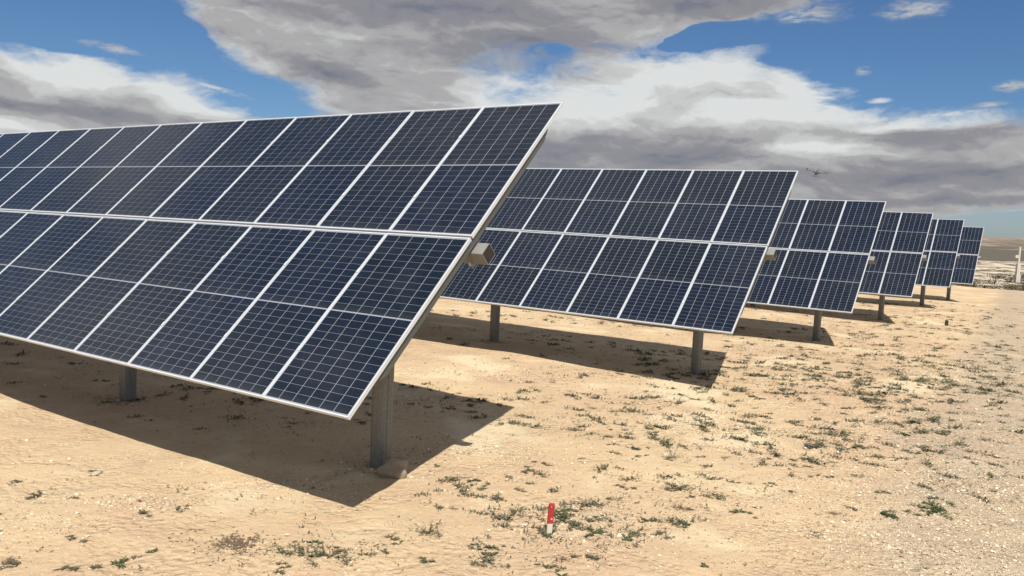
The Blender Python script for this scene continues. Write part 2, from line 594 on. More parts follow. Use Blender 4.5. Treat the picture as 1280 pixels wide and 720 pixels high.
# wiped streaks and bird droppings
mp = t.new('ShaderNodeMapping')
t.l.new(WP, mp.inputs['Vector'])
mp.inputs['Rotation'].default_value = (0.5, 0.2, 0.6)
mp.inputs['Scale'].default_value = (9.0, 0.9, 1.6)
stk = t.noise(mp.outputs[0], 1.6, 5, .7, 1.2)
dfac = t.m('ADD', dfac, t.m('MULTIPLY', t.m('MULTIPLY', t.ss(stk, .60, .80), t.ss(dust, .45, .62)), .10))
dfac = t.m('ADD', dfac, t.ss(t.noise(WP, 6.0, 2, .4), .82, .85, 0, .3))
# dust gathers along the lower edge of every module
spo = t.new('ShaderNodeSeparateXYZ')
t.l.new(P, spo.inputs[0])
dfac = t.m('ADD', t.m('ADD', dfac, 0.004), t.m('MULTIPLY', t.ss(spo.outputs[1], 0.40, 0.52), 0.03))
c1 = t.mix(dfac, c1, (0.44, 0.43, 0.39))
t.put(bs.inputs['Base Color'], c1)
t.put(bs.inputs['Roughness'], t.ss(dust, 0.3, 0.8, 0.10, 0.22))
bs.inputs['IOR'].default_value = 1.38

steel, t, bs = mat('galvanised_steel')
P = opos(t)
vs = t.new('ShaderNodeTexVoronoi')
t.l.new(P, vs.inputs['Vector'])
vs.inputs['Scale'].default_value = 60
ss_ = t.new('ShaderNodeSeparateColor')
t.l.new(vs.outputs['Color'], ss_.inputs[0])
stn = t.noise(P, 3.5, 5, .65)
c1 = t.mix(ss_.outputs[0], (0.155, 0.165, 0.165), (0.21, 0.222, 0.222))
c1 = t.mix(t.ss(stn, .45, .7, 0, .6), c1, (0.155, 0.14, 0.11))
t.put(bs.inputs['Base Color'], c1)
bs.inputs['Metallic'].default_value = 0.3
bs.inputs['Roughness'].default_value = 0.5

tube_m, t, bs = mat('pale_galvanised_tube')
P = opos(t)
t.put(bs.inputs['Base Color'], t.mix(t.noise(P, 12, 5, .6), (0.20, 0.20, 0.19), (0.27, 0.27, 0.255)))
bs.inputs['Metallic'].default_value = 0.1
bs.inputs['Roughness'].default_value = 0.6

darks, t, bs = mat('dark_steel')
t.put(bs.inputs['Base Color'], t.mix(t.noise(opos(t), 5, 5, .6), (0.085, 0.092, 0.088), (0.13, 0.138, 0.13)))
bs.inputs['Metallic'].default_value = 0.3
bs.inputs['Roughness'].default_value = 0.55

shade_stake_m, t, bs = mat('tube_shade_stake_black')  # near-black: painted shade inside the tube ends, and the black stake
t.put(bs.inputs['Base Color'], t.mix(t.noise(opos(t), 20, 4, .6), (0.018, 0.014, 0.011), (0.032, 0.026, 0.02)))
bs.inputs['Roughness'].default_value = 0.8

# ------------------------------------------------------------------ solar module (frame, two cell panes)
MW, ML = 1.059, 2.098
mb = MB()
lip = 0.013
hw, hl = MW / 2, ML / 2
mb.box(-hw, -hw + lip, -hl, hl, -0.035, 0)
mb.box(hw - lip, hw, -hl, hl, -0.035, 0)
mb.box(-hw + lip, hw - lip, -hl, -hl + lip, -0.035, -0.0003)
mb.box(-hw + lip, hw - lip, hl - lip, hl, -0.035, -0.0003)
mb.box(-hw + lip, hw - lip, -hl + lip, hl - lip, -0.010, -0.0045, 1)
module_me = mb.mesh('solar_module', [alu, back])

PANE_Y = 0.0065          # half of the pale strip across the middle of the module
ch = (hl - lip - 0.013 - PANE_Y) / 12
cw = (2 * (hw - lip - 0.008)) / 6
mb = MB()
for i in range(6):
    for j in range(12):
        x0 = -3 * cw + i * cw + 0.0033
        x1 = -3 * cw + (i + 1) * cw - 0.0033
        y0 = -6 * ch + j * ch + 0.0017
        y1 = -6 * ch + (j + 1) * ch - 0.0017
        mb.face([(x0, y0, 0), (x1, y0, 0), (x1, y1, 0), (x0, y1, 0)])
pane_me = mb.mesh('cell_pane', [cell])

# ------------------------------------------------------------------ tracker rows
PIV, PITCHM, NCOL = 2.39087, 1.06747, 16
ROWS = [(-.34578, 7.82836, .17308, .77049, -.00488, -.00139),
        (4.60844, 14.90316, .13241, .76194, .00515, .00551),
        (9.51115, 21.99038, -.04875, .77024, .00252, -.00285),
        (14.58898, 29.40959, -.05301, .77949, .00315, -.00309),
        (19.52941, 36.35584, -.02714, .77574, -.00257, .00117),
        (24.38147, 43.31252, -.17659, .77917, .00016, .00064)]
LABELS = [
    'nearest and largest row of tilted solar panels, filling the left half of the photo',
    'second row of tilted blue solar panels, directly behind the nearest row',
    'third row of tilted solar panels, its right end showing three panel columns in mid distance',
    'fourth row of tilted solar panels, showing two panel columns beside the third row',
    'fifth row of tilted solar panels, peeking out between the fourth and the last row',
    'farthest row of tilted solar panels, smallest at the far right near the hills']

rail_me = None
tube_len = NCOL * PITCHM + 0.2
POSTS = [1.25007 + 4.78177 * k for k in range(4)]


def post_mesh():
    mb = MB()
    z0, z1 = -0.5, PIV - 0.17
    a_, b_, c_ = 0.088, 0.098, 0.050     # rounded box profile, corners cut
    prof = [(a_, -b_ + c_), (a_, b_ - c_), (a_ - c_ * .3, b_ - c_ * .3), (a_ - c_, b_), (-a_ + c_, b_), (-a_ + c_ * .3, b_ - c_ * .3), (-a_, b_ - c_), (-a_, -b_ + c_),
            (-a_ + c_ * .3, -b_ + c_ * .3), (-a_ + c_, -b_), (a_ - c_, -b_), (a_ - c_ * .3, -b_ + c_ * .3)]
    mb.prism(prof, [((0, 0, z0), (1, 0, 0), (0, 1, 0)), ((0, 0, z1), (1, 0, 0), (0, 1, 0))])
    mb.box(-a_ - .004, -a_ - .0005, -.018, .018, z0, z1 - .05)
    return mb.mesh('post', [steel])


def bearing_mesh():
    """saddle plates that carry the torque tube on a post"""
    mb = MB()
    for x in (-0.10, 0.088):
        mb.prism([(-.11, -.26), (.11, -.26), (.13, .02), (.10, .12), (-.10, .12), (-.13, .02)],
                 [((x, 0, 0), (0, 1, 0), (0, 0, 1)), ((x + .012, 0, 0), (0, 1, 0), (0, 0, 1))])
    mb.box(-.088, .088, -.12, .12, .121, .131)
    return mb.mesh('bearing', [steel])


def rail_mesh(clamps=True):
    """purlin across the slope, ends cut on the skew; origin on the module plane, y down the slope"""
    mb = MB()
    L1 = 1.74
    prof = [(-L1, -.037), (L1, -.037), (L1 - .03, -.065), (L1 - .16, -.118), (-L1 + .16, -.118), (-L1 + .03, -.065)]
    mb.prism(prof, [((-.028, 0, 0), (0, 1, 0), (0, 0, 1)), ((-.024, 0, 0), (0, 1, 0), (0, 0, 1))])
    mb.box(-.024, .024, -L1, L1, -.041, -.037)
    mb.box(-.024, .024, -L1 + .16, L1 - .16, -.118, -.114)
    for vy in (-1.55, -.55, .55, 1.55) if clamps else ():      # clamps that hold two neighbouring frames
        mb.box(-.0025, .0025, vy - .02, vy + .02, -.036, .002, 1)
        mb.box(-.016, .016, vy - .025, vy + .025, .002, .005, 1)
    return mb.mesh('rail', [darks, alu])


def tube_mesh():
    mb = MB()
    h = 0.076
    r = 0.012
    prof = []
    for sx, sy, a0 in ((1, 1, 0), (-1, 1, 90), (-1, -1, 180), (1, -1, 270)):
        for a in (0, 45, 90):
            an = math.radians(a0 + a)
            prof.append((sx * (h - r) + r * math.cos(an), sy * (h - r) + r * math.sin(an)))
    mb.prism(prof, [((0, 0, 0), (0, 1, 0), (0, 0, 1)), ((tube_len, 0, 0), (0, 1, 0), (0, 0, 1))], cap=False)
    inner = [(a * .93, b_ * .93) for a, b_ in prof]
    n = len(prof)
    for x in (0, tube_len):
        i = len(mb.v)
        for a, b_ in prof:
            mb.v.append((x, a, b_))
        for a, b_ in inner:
            mb.v.append((x, a, b_))
        for j in range(n):
            q = (i + j, i + (j + 1) % n, i + n + (j + 1) % n, i + n + j)
            mb.f.append(q if x else q[::-1])
            mb.m.append(0)
    return mb.mesh('torque_tube', [tube_m]), inner


post_me, bearing_me, rail_me, end_rail_me = post_mesh(), bearing_mesh(), rail_mesh(), rail_mesh(False)
tube_me, inner = tube_mesh()
mb = MB()
mb.prism(inner, [((0.004, 0, 0), (0, 1, 0), (0, 0, 1)), ((.02, 0, 0), (0, 1, 0), (0, 0, 1))])  # added plug, its dark colour stands for shade inside the open tube
mb.cyl((0.005, .03, -.03), (-.003, .03, -.03), .008, n=8)
end_shade_me = mb.mesh('tube_end_shade', [shade_stake_m])
mb = MB()     # gusset plate between end rail and tube
mb.prism([(-.17, -.119), (.17, -.119), (.10, -.33), (-.10, -.33)], [((0, 0, 0), (0, 1, 0), (0, 0, 1)), ((.006, 0, 0), (0, 1, 0), (0, 0, 1))])
bracket_me = mb.mesh('bracket', [tube_m])

JIT = random.Random(3)
for ri, (rx, ry, rz, tilt, sl, da) in enumerate(ROWS):
    a = AZR + da
    root = link('solar_panel_row', None)
    root.empty_display_size = 0.3
    tag(root, LABELS[ri], 'solar panels', 'rows of tilted solar panels standing on posts')
    root.location = (rx, ry, rz)
    root.rotation_euler = (0, 0, a + math.pi / 2)
    # local frame: X along the row (away from the near end), Y towards the low side, Z up
    U = Vector((math.cos(sl), 0, math.sin(sl)))
    Yl = Vector((0, 1, 0))
    Zz = U.cross(Yl)
    S = -Yl * math.cos(tilt) + Zz * math.sin(tilt)
    N = Yl * math.sin(tilt) + Zz * math.cos(tilt)
    D = -S
    O = Vector((0, 0, PIV)) + N * 0.15

    def frame_at(u, v, n=0.0):
        o = O + U * u + S * v + N * n
        return Matrix(((U.x, D.x, N.x, o.x), (U.y, D.y, N.y, o.y), (U.z, D.z, N.z, o.z), (0, 0, 0, 1)))

    for k in range(NCOL):
        for sgn in (1, -1):
            M = frame_at((k + 0.5) * PITCHM, sgn * (ML / 2 + 0.013), JIT.uniform(-.002, .002))
            M = M @ Matrix.Rotation(JIT.uniform(-.0015, .0015), 4, 'X') @ Matrix.Rotation(JIT.uniform(-.0015, .0015), 4, 'Y')
            mo = link('solar_module', module_me, root, M)
            for h2 in (-1, 1):
                link('cell_pane', pane_me, mo, Matrix.Translation((0, h2 * (PANE_Y + 6 * ch), -0.0032)))
    for k in range(NCOL + 1):
        u = 0.05 if k == 0 else (NCOL * PITCHM - 0.05 if k == NCOL else k * PITCHM)
        link('rail', end_rail_me if k in (0, NCOL) else rail_me, root, frame_at(u, 0))
        link('bracket', bracket_me, root, frame_at(u + .03, 0))
    TC = -0.222
    link('torque_tube', tube_me, root, frame_at(-0.10, 0, TC))
    link('tube_end_shade', end_shade_me, root, frame_at(-0.10, 0, TC))
    for k, u in enumerate(POSTS):
        if ri == 0 and k == 0:
            u -= 0.05
        ctr = O + U * u + N * TC
        zt = ctr.z
        po = link('post', post_me, root, Matrix.Translation((u, ctr.y, zt - PIV)))
        link('bearing', bearing_me, root, Matrix.Translation((u, ctr.y, zt)))

# ------------------------------------------------------------------ rocks
rockm, t, bs = mat('limestone')
P = opos(t)
g = t.new('ShaderNodeObjectInfo')
rn = t.noise(P, 9, 6, .65)
c1 = t.mix(rn, (0.44, 0.35, 0.24), (0.64, 0.54, 0.40))
c1 = t.mix(t.m('MULTIPLY', g.outputs['Random'], .5), c1, (0.68, 0.60, 0.47))
t.put(bs.inputs['Base Color'], c1)
bs.inputs['Roughness'].default_value = 0.95
bump(t, bs, t.noise(P, 22, 6, .7), .8, .01)


brockm, t, bs = mat('brown_sandstone')
P = opos(t)
t.put(bs.inputs['Base Color'], t.mix(t.noise(P, 3, 6, .65), (0.22, 0.18, 0.13), (0.42, 0.355, 0.27)))
bs.inputs['Roughness'].default_value = 0.95
bump(t, bs, t.noise(P, 6, 6, .7), 1, .02)


def rock_mesh(seed, sub=3, rough=.28, flat=.6, cuts=7):
    import bmesh
    bm = bmesh.new()
    bmesh.ops.create_icosphere(bm, subdivisions=sub, radius=1)
    r = random.Random(seed)
    planes = [(Vector((r.gauss(0, 1), r.gauss(0, 1), r.gauss(0, 1))).normalized(), r.uniform(.6, .88)) for _ in range(cuts)]
    co = np.array([v.co for v in bm.verts])
    nz = vnoise(co[:, 0] * 2 + seed, co[:, 1] * 2 + co[:, 2] * 1.7, seed)
    for v, q in zip(bm.verts, nz):
        for n_, d_ in planes:
            e = v.co.dot(n_) - d_
            if e > 0:
                v.co -= n_ * e * .9
        v.co *= 1 + rough * q
        v.co.z *= flat
    me = bpy.data.meshes.new('stone')
    bm.to_mesh(me)
    bm.free()
    me.materials.append(rockm)
    me.polygons.foreach_set('use_smooth', [sub > 3] * len(me.polygons))
    return me


p = at(491, 594)
ro = link('boulder', rock_mesh(11, 4, .45, .85, 9))
ro.data.materials[0] = brockm
ro.name = 'boulder'
ro.location = p + Vector((0, 0, .075))
ro.scale = (.16, .14, .185)
ro.rotation_euler = (0.1, 0.05, 0.5)
tag(ro, 'rough sandstone boulder at the foot of the nearest post', 'boulder')

stone_me = [rock_mesh(20 + k, 2, .35, .6, 5) for k in range(6)]


def blob_pts(px, py, sx, sy, n):
    """n ground points scattered about the one seen at px,py; sx, sy metres across and along the rows"""
    c = at(px, py)
    q = rng.normal(size=(n, 2))
    x = c.x + q[:, 0] * sx
    y = c.y + q[:, 1] * sy
    return x, y


def in_view(x, y, z, m=0):
    v = Vector((x, y, z - CAMH))
    dpt = v.dot(f0)
    if dpt < .5:
        return None
    qx, qy = 640 + FPX * v.dot(CR) / dpt, 360 - FPX * v.dot(CU) / dpt
    if -m < qx < 1280 + m and -m < qy < 720 + m:
        return qx, qy, FPX / dpt
    return None


ZONES = [(688, 660, 'near the red and white stake'), (491, 590, 'near the boulder at the nearest post'), (866, 460, 'near the end post of the second row'),
         (613, 425, 'near the second visible post of the second row'), (1016, 425, 'near the end post of the third row'), (1101, 395, 'near the end post of the fourth row'),
         (1183, 405, 'near the short black stake'), (1160, 640, 'near the green weed mat in the gravel'), (848, 612, 'near the wide grey twiggy weed mound'),
         (155, 700, 'near the greenest weed at the lower left'), (400, 690, 'near the bushy weed cluster at bottom centre-left'), (156, 500, 'near the leftmost post of the nearest row'),
         (1018, 555, 'near the dark flat weed in the right middle distance'), (1250, 500, 'near the right edge of the photo')]


def zone(px, py):
    return min(ZONES, key=lambda q: (q[0] - px) ** 2 + (1.6 * (q[1] - py)) ** 2)[2]


ns = 0
for (px, py, sx, sy, n) in [(640, 470, 1.4, .5, 16), (620, 580, .8, .6, 14), (190, 630, .5, .3, 8), (740, 660, .7, .5, 14), (1000, 620, 1.0, .8, 22),
                            (1100, 500, 1.8, 1.2, 22), (350, 610, .8, .5, 8), (880, 560, 1.2, .8, 18), (1180, 680, .8, .5, 14), (60, 600, .8, .6, 8), (350, 520, 1.5, .7, 10)]:
    xs, ys = blob_pts(px, py, sx, sy, n)
    for x, y in zip(xs, ys):
        s = float(np.clip(rng.lognormal(-3.9, .38), .012, .05))
        if y < 4 or ns > 150:
            continue
        z = hz(x, y)
        iv = in_view(x, y, z, 20)
        if iv is None:
            continue
        o = link('stone', stone_me[ns % 6])
        o.location = (x, y, z + s * .25)
        o.scale = (s * rng.uniform(.8, 1.3), s * rng.uniform(.7, 1), s)
        o.rotation_euler = (0, 0, rng.uniform(0, 6.28))
        tag(o, 'small pale loose stone ' + zone(iv[0], iv[1]), 'stone', 'small pale loose stones ' + zone(iv[0], iv[1]))
        ns += 1

# gravel: one mesh of tiny chips
pebm, t, bs = mat('gravel_chips')
g = t.new('ShaderNodeNewGeometry')
rp = t.new('ShaderNodeValToRGB')
t.l.new(g.outputs['Random Per Island'], rp.inputs[0])
e = rp.color_ramp.elements
e[0].position, e[0].color = 0, (0.24, 0.175, 0.115, 1)
e[1].position, e[1].color = 1, (0.74, 0.64, 0.48, 1)
q = rp.color_ramp.elements.new(.5)
q.color = (0.52, 0.40, 0.27, 1)
t.put(bs.inputs['Base Color'], rp.outputs[0])
bs.inputs['Roughness'].default_value = .95

xs, ys, ss = [], [], []


def add_chips(x, y, mu, sg):
    xs.append(x)
    ys.append(y)
    ss.append(np.exp(rng.normal(mu, sg, len(x))))


n = 42000                                   # everywhere, thinner with distance
rr_ = 3.5 + 34 * rng.random(n) ** 1.7
aa_ = rng.uniform(-.75, .75, n)
add_chips(rr_ * np.sin(aa_), rr_ * np.cos(aa_), -5.35, .45)
for (px, py, sx, sy, n) in [(190, 632, .22, .14, 500), (60, 655, .35, .22, 500), (110, 625, .3, .1, 250), (640, 470, 1.2, .3, 1500), (600, 565, .6, .35, 900),
                            (640, 590, .6, .5, 900), (1180, 690, .9, .6, 4500), (1160, 600, 1.0, .9, 4200), (1180, 540, 1.1, 1.0, 2800), (1050, 640, .8, .6, 2000),
                            (1180, 450, 1.5, 2.5, 3500), (1060, 500, 1.5, 1.5, 2200), (730, 660, .5, .35, 900), (340, 610, .5, .2, 500), (1240, 620, .6, .6, 2000),
                            (380, 700, .4, .2, 300), (870, 540, .9, .6, 900), (930, 565, .3, .2, 500), (700, 400, 3, .5, 1500), (980, 440, 1.5, 1., 900)]:
    x, y = blob_pts(px, py, sx, sy, n)
    add_chips(x, y, -5.15, .5)
for rx, ry, rz, tilt, sl, da in ROWS[:4]:      # spoil round the posts
    for u in POSTS[:3]:
        n = 260
        add_chips(rx + EUX * u + rng.normal(0, .17, n), ry + EUY * u + rng.normal(0, .17, n), -4.9, .5)
x = np.concatenate(xs)
y = np.concatenate(ys)
s = np.concatenate(ss) * (.9 + .035 * np.hypot(x, y))
s = np.clip(s, .002, .03)
oc = np.array([[1, 0, 0], [0, 1, 0], [-1, 0, 0], [0, -1, 0], [0, 0, .7], [0, 0, -.5]], float)
of = np.array([[0, 1, 4], [1, 2, 4], [2, 3, 4], [3, 0, 4], [1, 0, 5], [2, 1, 5], [3, 2, 5], [0, 3, 5]])
n = len(x)
th = rng.uniform(0, 6.28, n)
jit = rng.uniform(.55, 1.3, (n, 6, 3))
v = oc[None] * jit * s[:, None, None]
tp = rng.normal(0, .35, n)
v2 = v.copy()
v2[:, :, 0] = v[:, :, 0] * np.cos(tp)[:, None] - v[:, :, 2] * np.sin(tp)[:, None]
v2[:, :, 2] = v[:, :, 0] * np.sin(tp)[:, None] + v[:, :, 2] * np.cos(tp)[:, None]
vx = v2[:, :, 0] * np.cos(th)[:, None] - v2[:, :, 1] * np.sin(th)[:, None] + x[:, None]
vy = v2[:, :, 0] * np.sin(th)[:, None] + v2[:, :, 1] * np.cos(th)[:, None] + y[:, None]
vz = v2[:, :, 2] + (height(x, y) + s * .25)[:, None]
V = np.stack([vx, vy, vz], -1).reshape(-1, 3)
F = (of[None] + (np.arange(n) * 6)[:, None, None]).reshape(-1, 3)
gv = link('gravel', mesh_np('gravel', V, F, [pebm]))
tag(gv, 'loose pale gravel chips strewn over the sand', 'gravel', kind='stuff')

# ------------------------------------------------------------------ low weeds


def leaf_mat(name, c_a, c_b):
    m, t, bs = mat(name)
    g = t.new('ShaderNodeNewGeometry')
    oi = t.new('ShaderNodeObjectInfo')
    f_ = t.m('MULTIPLY', t.m('ADD', g.outputs['Random Per Island'], oi.outputs['Random']), .5)
    t.put(bs.inputs['Base Color'], t.mix(f_, c_a, c_b))
    bs.inputs['Roughness'].default_value = .8
    bs.inputs['Specular IOR Level'].default_value = .2
    return m


green = leaf_mat('weed_green', (0.050, 0.070, 0.028), (0.120, 0.125, 0.062))
olive = leaf_mat('weed_olive', (0.070, 0.064, 0.036), (0.150, 0.130, 0.080))
dry = leaf_mat('weed_dry', (0.115, 0.080, 0.050), (0.230, 0.170, 0.110))
lush = leaf_mat('weed_lush', (0.050, 0.074, 0.030), (0.105, 0.125, 0.055))


def add_leaf(mb, o, yaw, pitch, L, w, droop):
    """a bent leaf of three tapering segments"""
    d = Vector((math.cos(yaw), math.sin(yaw), 0))
    sd = Vector((-math.sin(yaw), math.cos(yaw), 0))
    pts = []
    for k, (tt, ww) in enumerate(((0, .35), (.35, 1), (.7, .75), (1, .05))):
        ht = math.sin(pitch) * tt * L - droop * tt * tt * L
        c = Vector(o) + d * (math.cos(pitch) * tt * L) + Vector((0, 0, max(ht, .001)))
        pts.append((c - sd * w * ww * .5, c + sd * w * ww * .5))
    i = len(mb.v)
    for a_, b_ in pts:
        mb.v += [tuple(a_), tuple(b_)]
    for k in range(3):
        mb.f.append((i + 2 * k, i + 2 * k + 1, i + 2 * k + 3, i + 2 * k + 2))
        mb.m.append(0)


def weed_mesh(seed, m, kind):
    r = random.Random(seed)
    mb = MB()
    if kind == 'rosette':
        heads = [(0, 0)] + [(r.gauss(0, .30), r.gauss(0, .30)) for _ in range(r.randint(2, 5))]
        for hx, hy in heads:
            n = r.randint(9, 15)
            sc = r.uniform(.5, 1)
            for k in range(n):
                add_leaf(mb, (hx, hy, .01), 6.28 * k / n + r.uniform(-.3, .3), r.uniform(.15, 1.0), sc * r.uniform(.25, .5), sc * r.uniform(.06, .11), r.uniform(.1, .5))
    elif kind == 'sprawl':
        yaw = r.uniform(0, 6.28)
        for s_ in range(r.randint(4, 7)):
            yy = yaw + r.gauss(0, .9)
            L = r.uniform(.4, .95)
            x = y = 0
            for k in range(12):
                x += math.cos(yy) * L / 12
                y += math.sin(yy) * L / 12
                yy += r.gauss(0, .2)
                for _ in range(2):
                    add_leaf(mb, (x, y, r.uniform(.01, .06)), yy + r.uniform(-1.6, 1.6), r.uniform(0, .9), r.uniform(.09, .2), r.uniform(.04, .07), .3)
    elif kind == 'twig':
        for s_ in range(r.randint(14, 22)):
            yaw = r.uniform(0, 6.28)
            p0 = Vector((r.gauss(0, .12), r.gauss(0, .12), 0))
            pt = r.uniform(.3, 1.3)
            L = r.uniform(.3, .8)
            d = Vector((math.cos(yaw) * math.cos(pt), math.sin(yaw) * math.cos(pt), math.sin(pt)))
            p1 = p0 + d * L * .5
            p2 = p1 + (d + Vector((r.gauss(0, .3), r.gauss(0, .3), -.3))).normalized() * L * .5
            for a_, b_, w0, w1 in ((p0, p1, .014, .010), (p1, p2, .010, .004)):
                mb.cyl(a_, b_, w0, w1, n=3)
            for k in range(4):
                add_leaf(mb, p0.lerp(p2, r.uniform(.3, 1)), r.uniform(0, 6.28), r.uniform(-.2, .8), r.uniform(.06, .13), .035, .2)
    return mb.mesh('weed', [m])


def litter_mesh(seed, m):
    r = random.Random(seed)
    mb = MB()
    for _ in range(420):
        a_, q_ = r.uniform(0, 6.28), abs(r.gauss(0, .42))
        add_leaf(mb, (math.cos(a_) * q_, math.sin(a_) * q_, r.uniform(.02, .2)), r.uniform(0, 6.28), r.uniform(-.2, .5), r.uniform(.06, .16), .035, .2)
    return mb.mesh('dead_weed', [m])


W_GREEN = [weed_mesh(100 + k, green, 'rosette') for k in range(5)]
W_OLIVE = [weed_mesh(120 + k, olive, 'rosette') for k in range(4)]
W_SPR = [weed_mesh(140 + k, olive, 'sprawl') for k in range(4)] + [weed_mesh(150 + k, green, 'sprawl') for k in range(3)]
W_TWIG = [weed_mesh(160 + k, dry, 'twig') for k in range(3)] + [weed_mesh(170 + k, olive, 'twig') for k in range(2)]
W_LUSH = [weed_mesh(180 + k, lush, 'rosette') for k in range(3)]
W_MAT = [weed_mesh(190 + k, lush, 'sprawl') for k in range(2)]


def put_weed(me, x, y, s, label, cat='weed', group=None, zs=.6, name='weed'):
    o = link(name, me)
    o.location = (x, y, hz(x, y))
    o.rotation_euler = (0, 0, random.uniform(0, 6.28))
    o.scale = (s, s * random.uniform(.7, 1.1), s * zs)
    return tag(o, label, cat, group)


special = [
    (155, 702, .16, W_LUSH[0], 'grey-green weed cluster at the lower left, the greenest on that side'),
    (25, 706, .20, W_SPR[0], 'flat dull brown-green weed in the bottom left corner'),
    (220, 636, .16, W_SPR[1], 'elongated dark weed mat on the pale sand left of centre'),
    (50, 620, .17, W_SPR[2], 'thin flat weed streak near the left edge of the photo'),
    (395, 678, .10, W_GREEN[1], 'dark green weed rosette, upper of the cluster at bottom centre-left'),
    (402, 693, .15, W_GREEN[2], 'bushy green weed in the middle of the bottom centre-left cluster'),
    (352, 710, .12, W_GREEN[3], 'green weed clump at the lower left of the bottom cluster'),
    (422, 690, .11, W_OLIVE[0], 'olive weed to the right of the bottom centre-left cluster'),
    (533, 667, .17, W_TWIG[3], 'large grey-olive twiggy weed left of the red and white stake'),
    (502, 677, .09, W_LUSH[1], 'small yellow-green weed mound beside the grey twiggy weed'),
    (532, 702, .10, W_LUSH[2], 'bright green leafy weed near the bottom edge'),
    (615, 685, .16, W_OLIVE[1], 'olive weed star left of and below the red stake'),
    (592, 704, .12, W_OLIVE[2], 'small olive weed just below the weed star near the bottom edge'),
    (700, 640, .16, W_GREEN[0], 'leafy green weed immediately right of the red stake top'),
    (718, 638, .12, W_GREEN[4], 'dark green weed behind the clump beside the red stake'),
    (684, 670, .19, W_GREEN[2], 'dense green weed growing round the foot of the red and white stake'),
    (757, 648, .12, W_OLIVE[3], 'upright olive weed right of the stake clump'),
    (740, 667, .17, W_SPR[4], 'sprawling green weed in the middle of the patch right of the stake'),
    (790, 677, .16, W_SPR[5], 'sprawling green weed at the right end of the stake patch'),
    (736, 697, .13, W_OLIVE[0], 'dark weed below the stake patch near the bottom edge'),
    (848, 612, .26, W_TWIG[4], 'wide grey twiggy weed mound right of the centre foreground'),
    (856, 656, .14, W_GREEN[1], 'green weed pair right of the stake patch'),
    (812, 652, .13, W_SPR[6], 'low flat green weed streak right of the stake patch'),
    (760, 624, .11, W_OLIVE[1], 'small dark weed upslope of the stake patch'),
    (878, 708, .09, W_LUSH[0], 'tiny green weed at the bottom edge right of centre'),
    (1135, 640, .20, W_LUSH[1], 'bright green weed in the gravel at the lower right'),
    (1180, 637, .26, W_MAT[0], 'long green weed mat right of the bright green weed in the gravel'),
    (1100, 641, .22, W_MAT[1], 'thin green weed streak left of the bright green weed in the gravel'),
    (1018, 555, .20, W_SPR[3], 'dark flat weed on the sand in the right middle distance'),
    (1140, 545, .22, W_SPR[5], 'dull green weed streak on the grey gritty track'),
    (938, 605, .08, W_TWIG[0], 'small dark brown dead twig weed on a pale gravel patch'),
]
for px, py, s, me, lab in special:
    p = at(px, py)
    put_weed(me, p.x, p.y, s * 1.3, lab)
p = at(294, 680)
put_weed(litter_mesh(300, dry), p.x, p.y, .30, 'patch of reddish-brown dead weed litter lying flat on the sand', 'dead weed', zs=.10, name='dead_weed')['kind'] = 'stuff'

REG = [(730, 655, .40, .28, 14), (640, 615, .40, .35, 10), (600, 690, .40, .2, 6), (390, 690, .22, .12, 5), (850, 590, .6, .5, 9), (780, 545, .8, .6, 9),
       (930, 560, .9, .7, 12), (1000, 500, 1.6, 1.0, 24), (1110, 480, 2.0, 1.6, 40), (1190, 450, 2.2, 2.6, 48), (1060, 560, .9, .7, 14), (1160, 625, .7, .4, 8),
       (1230, 560, .8, .8, 9), (940, 650, .6, .4, 7), (60, 610, .5, .3, 5), (160, 680, .4, .2, 5), (560, 500, .5, .4, 6), (420, 530, 1.3, .4, 8),
       (1200, 410, 3.0, 3.0, 26), (940, 480, 1.5, .8, 12), (700, 420, 2.5, .4, 12), (200, 480, 1.5, .6, 6), (1000, 460, 1.4, 1.0, 12), (1240, 400, 2, 3, 10)]
nw = 0
GL = {'g': ('small dark green weed rosette', 'small green weed rosettes scattered over the sand'),
      'o': ('low olive weed tuft', 'low olive weed tufts scattered over the sand'),
      't': ('small dry twiggy weed', 'small dry twiggy weeds scattered over the sand')}
for (px, py, sx, sy, n) in REG:
    x_, y_ = blob_pts(px, py, sx, sy, n)
    for x, y in zip(x_, y_):
        iv = in_view(x, y, hz(x, y), 5)
        if iv is None or nw >= 268:
            continue
        k = random.random()
        s = random.uniform(.06, .15) * (1.0 + .05 * math.hypot(x, y))
        if k < .35:
            me, key = random.choice(W_GREEN), 'g'
        elif k < .8:
            me, key = random.choice(W_OLIVE + W_SPR[:4]), 'o'
        else:
            me, key = random.choice(W_TWIG), 't'
        zz_ = zone(iv[0], iv[1])
        put_weed(me, x, y, s, GL[key][0] + ' ' + zz_, 'weed', GL[key][0] + 's ' + zz_, zs=.45)
        nw += 1

# countless tiny sprouts and leaf litter: one mesh
lit = leaf_mat('leaf_litter', (0.060, 0.068, 0.038), (0.17, 0.16, 0.10))
xs, ys = [], []
for (px, py, sx, sy, n) in REG:
    x_, y_ = blob_pts(px, py, sx * 1.5, sy * 1.5, n * 75)
    q_ = min(1.0, max(.22, (math.hypot(*at(px, py).xy) - 6.5) / 12))
    xs.append(x_[:int(len(x_) * q_)])
    ys.append(y_[:int(len(y_) * q_)])
n = 4200
rr_ = 4 + 45 * rng.random(n) ** 1.3
aa_ = rng.uniform(-.7, .75, n)
xs.append(rr_ * np.sin(aa_))
ys.append(rr_ * np.cos(aa_))
x0_, y0_ = np.concatenate(xs), np.concatenate(ys)
